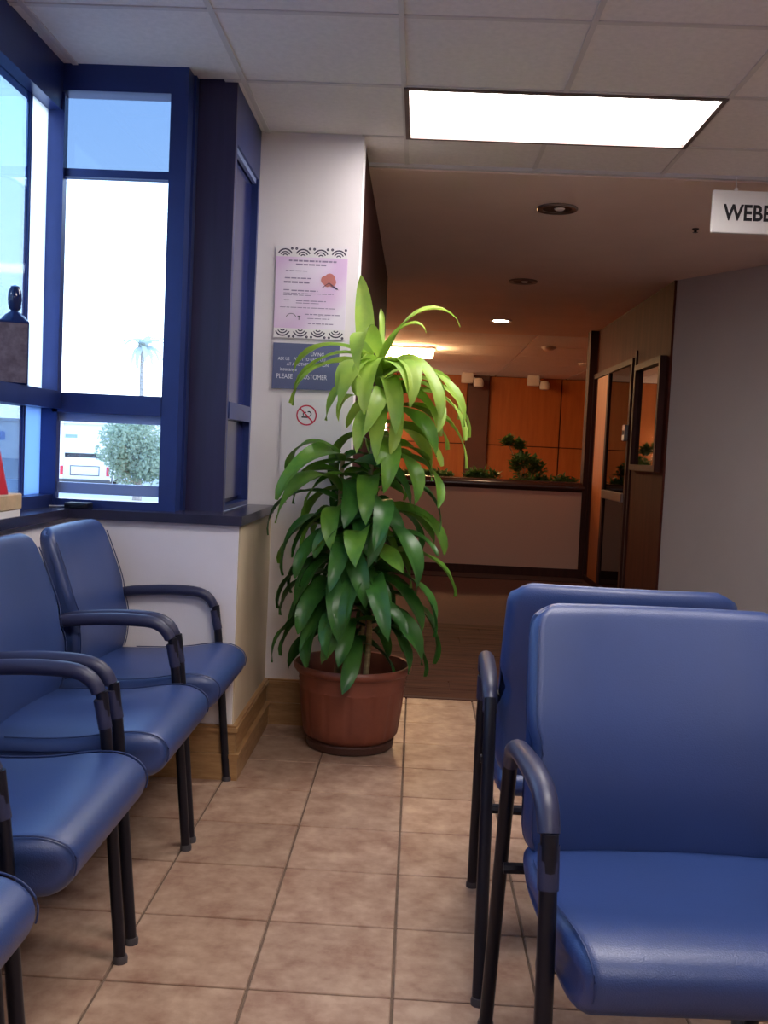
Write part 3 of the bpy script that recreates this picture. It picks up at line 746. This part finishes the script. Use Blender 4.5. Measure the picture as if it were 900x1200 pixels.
for (cx, cz, r) in ((.70, .355, .020), (.76, .34, .024), (.79, .375, .020), (.73, .385, .018)): arc(bm, X(cx), Z(cz), 0.0, r, 0, 2*PI, yf-.0004-0.0002*r*50-cx*0.0004, 12)
obj('flower_print', bm, mat('dusty_red_print', (196, 122, 116), 0.8), t, smooth=False)
bm = new(); tube(bm, [(X(.76), yf-.0012, Z(.385)), (X(.80), yf-.0012, Z(.41)), (X(.88), yf-.0012, Z(.45))], 0.0018, 6); tube(bm, [(X(.75), yf-.0012, Z(.385)), (X(.66), yf-.0012, Z(.44))], 0.0014, 6); obj('stem_print', bm, M_ink, t)
bm = new(); arc(bm, X(.24), Z(.79), .022, .0245, R(20), R(165), yf-.0004); box(bm, X(.345), X(.355), yf-.0005, yf, Z(.80), Z(.755)); box(bm, X(.33), X(.37), yf-.0005, yf, Z(.765), Z(.755)); obj('line_print', bm, M_ink, t, smooth=False)
# slate notice
t, w, h, yf = sheet('slate_notice', 'slate blue notice with white lettering, below the lavender poster', 'sign', -0.666, -0.369, 1.404, 1.607, M_slate, 0.004)
text('LIVING', 0.022, M_lightprint, t, (0.02, yf, 0.150), RX, sx=0.9)
text('ASK US    FORM TO GET YOU', 0.020, M_lightprint, t, (-0.125, yf, 0.127), RX, sx=0.80)
text('AT ANOTHER LOCATION', 0.020, M_lightprint, t, (-0.085, yf, 0.104), RX, sx=0.80)
text('insurance', 0.022, M_lightprint, t, (-0.115, yf, 0.080), RX, sx=0.9)
text('PLEASE     CUSTOMER', 0.030, M_lightprint, t, (-0.130, yf, 0.046), RX, sx=0.78)
# no smoking sheet
t, w, h, yf = sheet('no_smoking_notice', 'white sheet with a red no-smoking ring, lowest on the pilaster behind the leaves', 'sign', -0.617, -0.345, 1.02, 1.362, M_paper)
bm = new(); cx, cz = -0.505+0.481, 1.290-1.02
arc(bm, cx, cz, 0.040, 0.046, 0, 2*PI, yf-.0003, 32)
obj('ring', bm, M_red, t, smooth=False)
bm = new(); d = 0.042*0.7071; q = 0.0022
v = [bm.verts.new((cx+a, yf-.0006, cz+b)) for a, b in ((-d-q, d-q), (-d+q, d+q), (d+q, -d+q), (d-q, -d-q))]; bm.faces.new(v); obj('ring_bar', bm, M_red, t, smooth=False)
bm = new(); box(bm, cx-.022, cx+.012, yf-.0005, yf, cz-.012, cz-.006); arc(bm, cx+.010, cz+.006, .008, .013, R(-80), R(120), yf-.0004); arc(bm, cx-.006, cz+.004, .007, .011, R(60), R(220), yf-.0004); obj('cigarette_print', bm, M_black, t, smooth=False)

# ================================================================== HANGING SIGN
t = thing('hanging_sign', 'white rectangular sign with dark lettering hanging from the ceiling at the right', 'sign', (1.57, 4.86, 2.255))
obj('board', B(-0.228, 0.228, -0.012, 0.012, 0, 0.198, 0.003), M_white, t, smooth=False)
text('WEBE', 0.104, M_black, t, (-0.175, -0.0125, 0.060), RX, sx=0.84, bold=0.0026)
for x in (-0.12, 0.12):
    bm = new(); tube(bm, [(x, 0, 0.198), (x, 0, 0.262)], 0.0025, 6); obj('wire', bm, M_white, t)
    obj('clip', B(x-.008, x+.008, -.008, .008, 0.190, 0.212, .002), M_white, t, smooth=False)
t = thing('sprinkler', 'tiny dark sprinkler head in the plain hall ceiling left of the hanging sign', 'sprinkler', (1.536, 5.874, 2.505))
bm = new(); lathe(bm, [(0, 0), (0.02, 0), (0.018, -0.006), (0.008, -0.008), (0.008, -0.02), (0.016, -0.022), (0, -0.024)], 14); obj('head', bm, M_darkmetal, t)
for (x, y, nm) in ((1.55, 12.4, 'nearer small round detector on the far ceiling'), (2.3, 14.3, 'farther small round detector on the far ceiling')):
    t = thing('smoke_detector', nm, 'detector', (x, y, 2.515))
    bm = new(); lathe(bm, [(0, -0.045), (0.05, -0.042), (0.085, -0.02), (0.09, 0.0), (0, 0)], 20); obj('body', bm, M_tbar, t)

# ================================================================== MIRROR AND CARD READER ON THE HALL WALL
t = thing('wall_mirror', 'dark framed tall mirror on the reddish wood wall reflecting the orange panels', 'mirror', (1.84, 8.06, 1.52))
bm = new(); 
for (y0, y1, z0, z1) in ((-0.45, -0.40, -0.44, 0.44), (0.40, 0.45, -0.44, 0.44), (-0.40, 0.40, 0.39, 0.44), (-0.40, 0.40, -0.44, -0.39)): box(bm, -0.05, 0, y0, y1, z0, z1)
obj('frame', bm, M_wood_dark, t, smooth=False)
obj('glass', B(-0.016, -0.004, -0.40, 0.40, -0.39, 0.39), M_mirror, t, smooth=False)
t = thing('card_reader', 'small grey card reader box beside the hall door glass', 'card reader', (1.815, 8.77, 1.40))
obj('body', B(-0.035, 0, -0.05, 0.05, -0.07, 0.07, 0.006), M_chrome, t, smooth=False); obj('slot', B(-0.038, -0.034, -0.03, 0.03, -0.02, 0.02), M_black, t, smooth=False)

# ================================================================== SILL OBJECTS
t = thing('stoppered_box', 'dark square decanter box with tall oval stopper on the left window ledge', 'ornament', (-1.405, 3.405, 1.315), R(20))
M_smoke = mat('smoky_brown_face', (112, 100, 112), 0.3, rgb2=(74, 62, 74), vscale=30)
M_inkblue = mat('ink_blue_gloss', (26, 40, 84), 0.12)
obj('body', B(-0.05, 0.05, -0.07, 0.07, 0, 0.215, 0.004), M_inkblue, t, smooth=False)
obj('face_panel', B(-0.046, 0.046, -0.0722, -0.070, 0.006, 0.205), M_smoke, t, smooth=False)
bm = new(); lathe(bm, [(0.048, 0.215), (0.045, 0.222), (0.03, 0.240), (0.014, 0.250), (0.012, 0.256)], 20); obj('shoulder', bm, M_inkblue, t)
bm = new(); lathe(bm, [(0, 0.252), (0.012, 0.253), (0.020, 0.262), (0.0235, 0.29), (0.022, 0.315), (0.015, 0.335), (0, 0.342)], 20); obj('stopper', bm, M_inkblue, t)
t = thing('beige_block', 'low beige wooden block on the sill by the left window', 'box', (-1.335, 2.99, 0.88))
obj('block', B(-0.043, 0.050, -0.22, 0.22, 0.022, 0.075, 0.004), M_beige, t, smooth=False)
obj('foot_strip', B(-0.040, 0.046, -0.215, 0.215, 0.0, 0.022), M_white, t, smooth=False)
t = thing('red_cone', 'small red cone standing on the beige block by the left window', 'ornament', (-1.335, 3.10, 0.955))
bm = new(); lathe(bm, [(0, 0), (0.045, 0), (0.045, 0.006), (0.028, 0.09), (0.014, 0.16), (0.009, 0.165), (0, 0.165)], 24); obj('cone', bm, M_redobj, t)
t = thing('black_adapter', 'small black adapter with a thin white cable in the sill corner', 'device', (-1.262, 3.688, 0.88), R(-4))
obj('body', B(-0.045, 0.045, -0.03, 0.03, 0, 0.022, 0.005, 2), M_frame, t)
bm = new(); tube(bm, bez([(-0.045, 0, 0.008), (-0.08, 0.0, 0.004), (-0.16, 0.02, 0.003)], 4, 0.03), 0.0025, 6); obj('cable', bm, M_white, t)

# ================================================================== PLANTER SHRUBS (beyond the half wall)
M_shrub = leafmat('shrub_green', (92, 128, 66), (66, 100, 52), 0.35, 0.5)
M_shrub_l = leafmat('shrub_light_green', (92, 128, 72), (66, 100, 52), 0.2, 0.5)
def shrub(name, label, x, y, z, blobs, m, n, ls):
    t = thing(name, label, 'plant', (x, y, z), group=None)
    bm = new()
    for _ in range(n):
        bx, by, bz, rx, rz_ = random.choice(blobs)
        u, v = random.uniform(0, 2*PI), math.acos(random.uniform(-1, 1)); q = random.random()**0.4
        c = Vector((bx+rx*q*math.sin(v)*math.cos(u), by+0.7*rx*q*math.sin(v)*math.sin(u), max(0.03, bz+rz_*q*math.cos(v))))
        d = Vector((random.uniform(-1, 1), random.uniform(-1, 1), random.uniform(-.2, .9))).normalized(); s = d.cross(Vector((0, 0, 1))).normalized()
        L = ls*random.uniform(.7, 1.3); up = s.cross(d)*L*0.12
        vv = [bm.verts.new(c), bm.verts.new(c+d*L*.5+s*L*.26+up), bm.verts.new(c+d*L), bm.verts.new(c+d*L*.5-s*L*.26+up)]
        bm.faces.new((vv[0], vv[1], vv[2])); bm.faces.new((vv[0], vv[2], vv[3]))
    f = obj('foliage', bm, m, t, smooth=False); f['kind'] = 'stuff'
    bm = new()
    for bx, by, bz, rx, rz_ in blobs: tube(bm, bez([(0, 0, 0), (bx*.4, by*.4, bz*.5), (bx, by, bz)], 3, .05), 0.008, 6)
    obj('stem', bm, M_stem, t)
    return t
shrub('planter_shrub', 'low dark spreading shrub at the left of the planter under the pillar', 0.16, 11.35, 0.803, [(-.22, 0, .06, .16, .07), (0, 0, .08, .16, .08), (.15, 0, .07, .14, .07)], M_shrub, 700, 0.07)
shrub('planter_shrub', 'rounded dark shrub in the planter just right of the pillar', 0.72, 11.55, 0.803, [(-.06, 0, .08, .12, .09), (.06, 0, .09, .17, .09)], M_shrub, 600, 0.07)
shrub('trailing_plant', 'taller arching leafy plant rising from the middle of the planter', 1.20, 11.16, 0.803, [(-.10, 0, .24, .05, .10), (-.20, 0, .50, .05, .05), (-.08, 0, .46, .06, .05), (0.0, 0, .30, .14, .07), (.12, 0, .22, .10, .08), (.0, 0, .06, .18, .07), (.18, 0, .07, .14, .07)], M_shrub, 1000, 0.075)
shrub('planter_shrub', 'small pale green tufted plant at the right end of the planter', 1.66, 11.3, 0.803, [(-.04, 0, .07, .08, .08), (.06, 0, .06, .09, .07)], M_shrub_l, 260, 0.07)

# ================================================================== OUTSIDE THE WINDOWS
GZ = -0.95
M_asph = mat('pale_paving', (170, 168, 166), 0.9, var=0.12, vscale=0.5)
struct('ground', B(-160, -1.6, -60, 200, GZ-0.2, GZ), M_asph, smooth=False)
struct('ground_strip', B(-1.6, -0.9, 4.6, 60, GZ-0.2, GZ), M_asph, smooth=False)
struct('wall_outer', B(-1.6, -1.5, -3.2, 4.6, GZ, 0.86), M_wall_grey, smooth=False)
# van, seen from behind through the lower front pane
t = thing('parked_van', 'white box van parked outside beyond the front window', 'van', (-12.8, 38.0, GZ), R(12))
bm = new(); box(bm, -0.95, 0.95, 0, 4.4, 0.35, 2.05, 0.10, 3); obj('body', bm, M_white, t)
obj('rear_window', B(-0.75, 0.75, -0.012, 0.02, 1.32, 1.48, 0.004), M_frame, t, smooth=False)
bm = new(); frame_rect(bm, 'y', -0.012, 0.02, -0.55, 0.55, 0.62, 1.0, 0.03); obj('plate_recess', bm, M_foot, t, smooth=False)
obj('bumper', B(-0.97, 0.97, -0.08, 0.02, 0.32, 0.48, 0.03, 2), M_foot, t)
for s in (-1, 1):
    obj('tail_light', B(s*0.86-.06, s*0.86+.06, -0.012, 0.02, 0.62, 0.98, .01), M_redobj, t, smooth=False)
    for y in (0.85, 3.4):
        bm = new(); tube(bm, [(s*0.80, y, 0.33), (s*0.97, y, 0.33)], 0.33, 20); obj('wheel', bm, M_frame, t)
def building(label, x, y, w, d, h, m, rz=0):
    t = thing('building', label, 'building', (x, y, GZ), rz)
    obj('walls', B(-w/2, w/2, 0, d, 0, h), m, t, smooth=False)
    obj('roof', B(-w/2-.2, w/2+.2, -.2, d+.2, h, h+.25), M_tbar, t, smooth=False)
    n = max(2, int(w/3))
    for k in range(n):
        cx = -w/2+w*(k+.5)/n
        f = obj('window', B(cx-.6, cx+.6, -0.06, 0.02, h*.45, h*.75), M_white, t, smooth=False)
        obj('pane', B(cx-.52, cx+.52, -0.075, -0.05, h*.48, h*.72), M_paleblue, f, smooth=False)
building('long low white building across the road, left in the front window', -33, 85, 22, 8, 3.2, M_white)
building('grey flat roofed building seen through the left window', -62, 95, 26, 8, 4.0, M_wall_grey, R(25))
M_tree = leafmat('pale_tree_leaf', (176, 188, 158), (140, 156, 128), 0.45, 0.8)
M_palm = leafmat('washed_out_palm_leaf', (214, 220, 214), (196, 204, 200), 0.5, 0.9)  # overexposed paleness put into the frond colour
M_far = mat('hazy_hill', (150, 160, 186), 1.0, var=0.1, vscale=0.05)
M_bark = mat('bark', (176, 166, 158), 0.9, var=0.3, vscale=10)
def tree(name, label, x, y, h, r, n, m, ls, palm=False, trunk=0.12):
    t = thing(name, label, 'tree', (x, y, GZ))
    bm = new(); top = h-r*(0.2 if palm else 1.0)
    tube(bm, bez([(0, 0, 0), (0.1, 0, h*.4), (0, 0, top)], 4, .5), [trunk]*11, 8) if False else tube(bm, [(0, 0, 0), (0.06, 0, h*.4), (0, 0, top)], [trunk, trunk*.8, trunk*.6], 8)
    obj('trunk', bm, M_bark, t)
    bm = new()
    if palm:
        for k in range(22):
            a = 2.4*k; el = random.uniform(-0.5, 1.0); pts = []
            p = Vector((0, 0, top)); e_ = el
            for i in range(7):
                pts.append(p.copy()); p = p+Vector((math.cos(a)*math.cos(e_), math.sin(a)*math.cos(e_), math.sin(e_)))*(r*0.22); e_ -= 0.28
            for i in range(6):
                s = Vector((-math.sin(a), math.cos(a), -0.25))*0.22*(1-i/8); v = [bm.verts.new(q) for q in (pts[i]-s, pts[i]+s, pts[i+1]+s*.9, pts[i+1]-s*.9)]; bm.faces.new(v)
    else:
        cl = [(random.uniform(-.5, .5)*r, random.uniform(-.5, .5)*r, top+random.uniform(-.75, .6)*r, r*random.uniform(.4, .65)) for _ in range(14)]
        for _ in range(n):
            cx, cy, cz, cr = random.choice(cl); d = Vector((random.gauss(0, 1), random.gauss(0, 1), random.gauss(0, 1))).normalized()
            c = Vector((cx, cy, cz))+d*cr*random.random()**.35
            e1 = Vector((random.gauss(0, 1), random.gauss(0, 1), random.gauss(0, 1))).normalized()*ls; e2 = e1.cross(d).normalized()*ls*.5
            v = [bm.verts.new(q) for q in (c-e1, c+e2, c+e1, c-e2)]; bm.faces.new(v)
    f = obj('crown', bm, m, t, smooth=False); f['kind'] = 'stuff'
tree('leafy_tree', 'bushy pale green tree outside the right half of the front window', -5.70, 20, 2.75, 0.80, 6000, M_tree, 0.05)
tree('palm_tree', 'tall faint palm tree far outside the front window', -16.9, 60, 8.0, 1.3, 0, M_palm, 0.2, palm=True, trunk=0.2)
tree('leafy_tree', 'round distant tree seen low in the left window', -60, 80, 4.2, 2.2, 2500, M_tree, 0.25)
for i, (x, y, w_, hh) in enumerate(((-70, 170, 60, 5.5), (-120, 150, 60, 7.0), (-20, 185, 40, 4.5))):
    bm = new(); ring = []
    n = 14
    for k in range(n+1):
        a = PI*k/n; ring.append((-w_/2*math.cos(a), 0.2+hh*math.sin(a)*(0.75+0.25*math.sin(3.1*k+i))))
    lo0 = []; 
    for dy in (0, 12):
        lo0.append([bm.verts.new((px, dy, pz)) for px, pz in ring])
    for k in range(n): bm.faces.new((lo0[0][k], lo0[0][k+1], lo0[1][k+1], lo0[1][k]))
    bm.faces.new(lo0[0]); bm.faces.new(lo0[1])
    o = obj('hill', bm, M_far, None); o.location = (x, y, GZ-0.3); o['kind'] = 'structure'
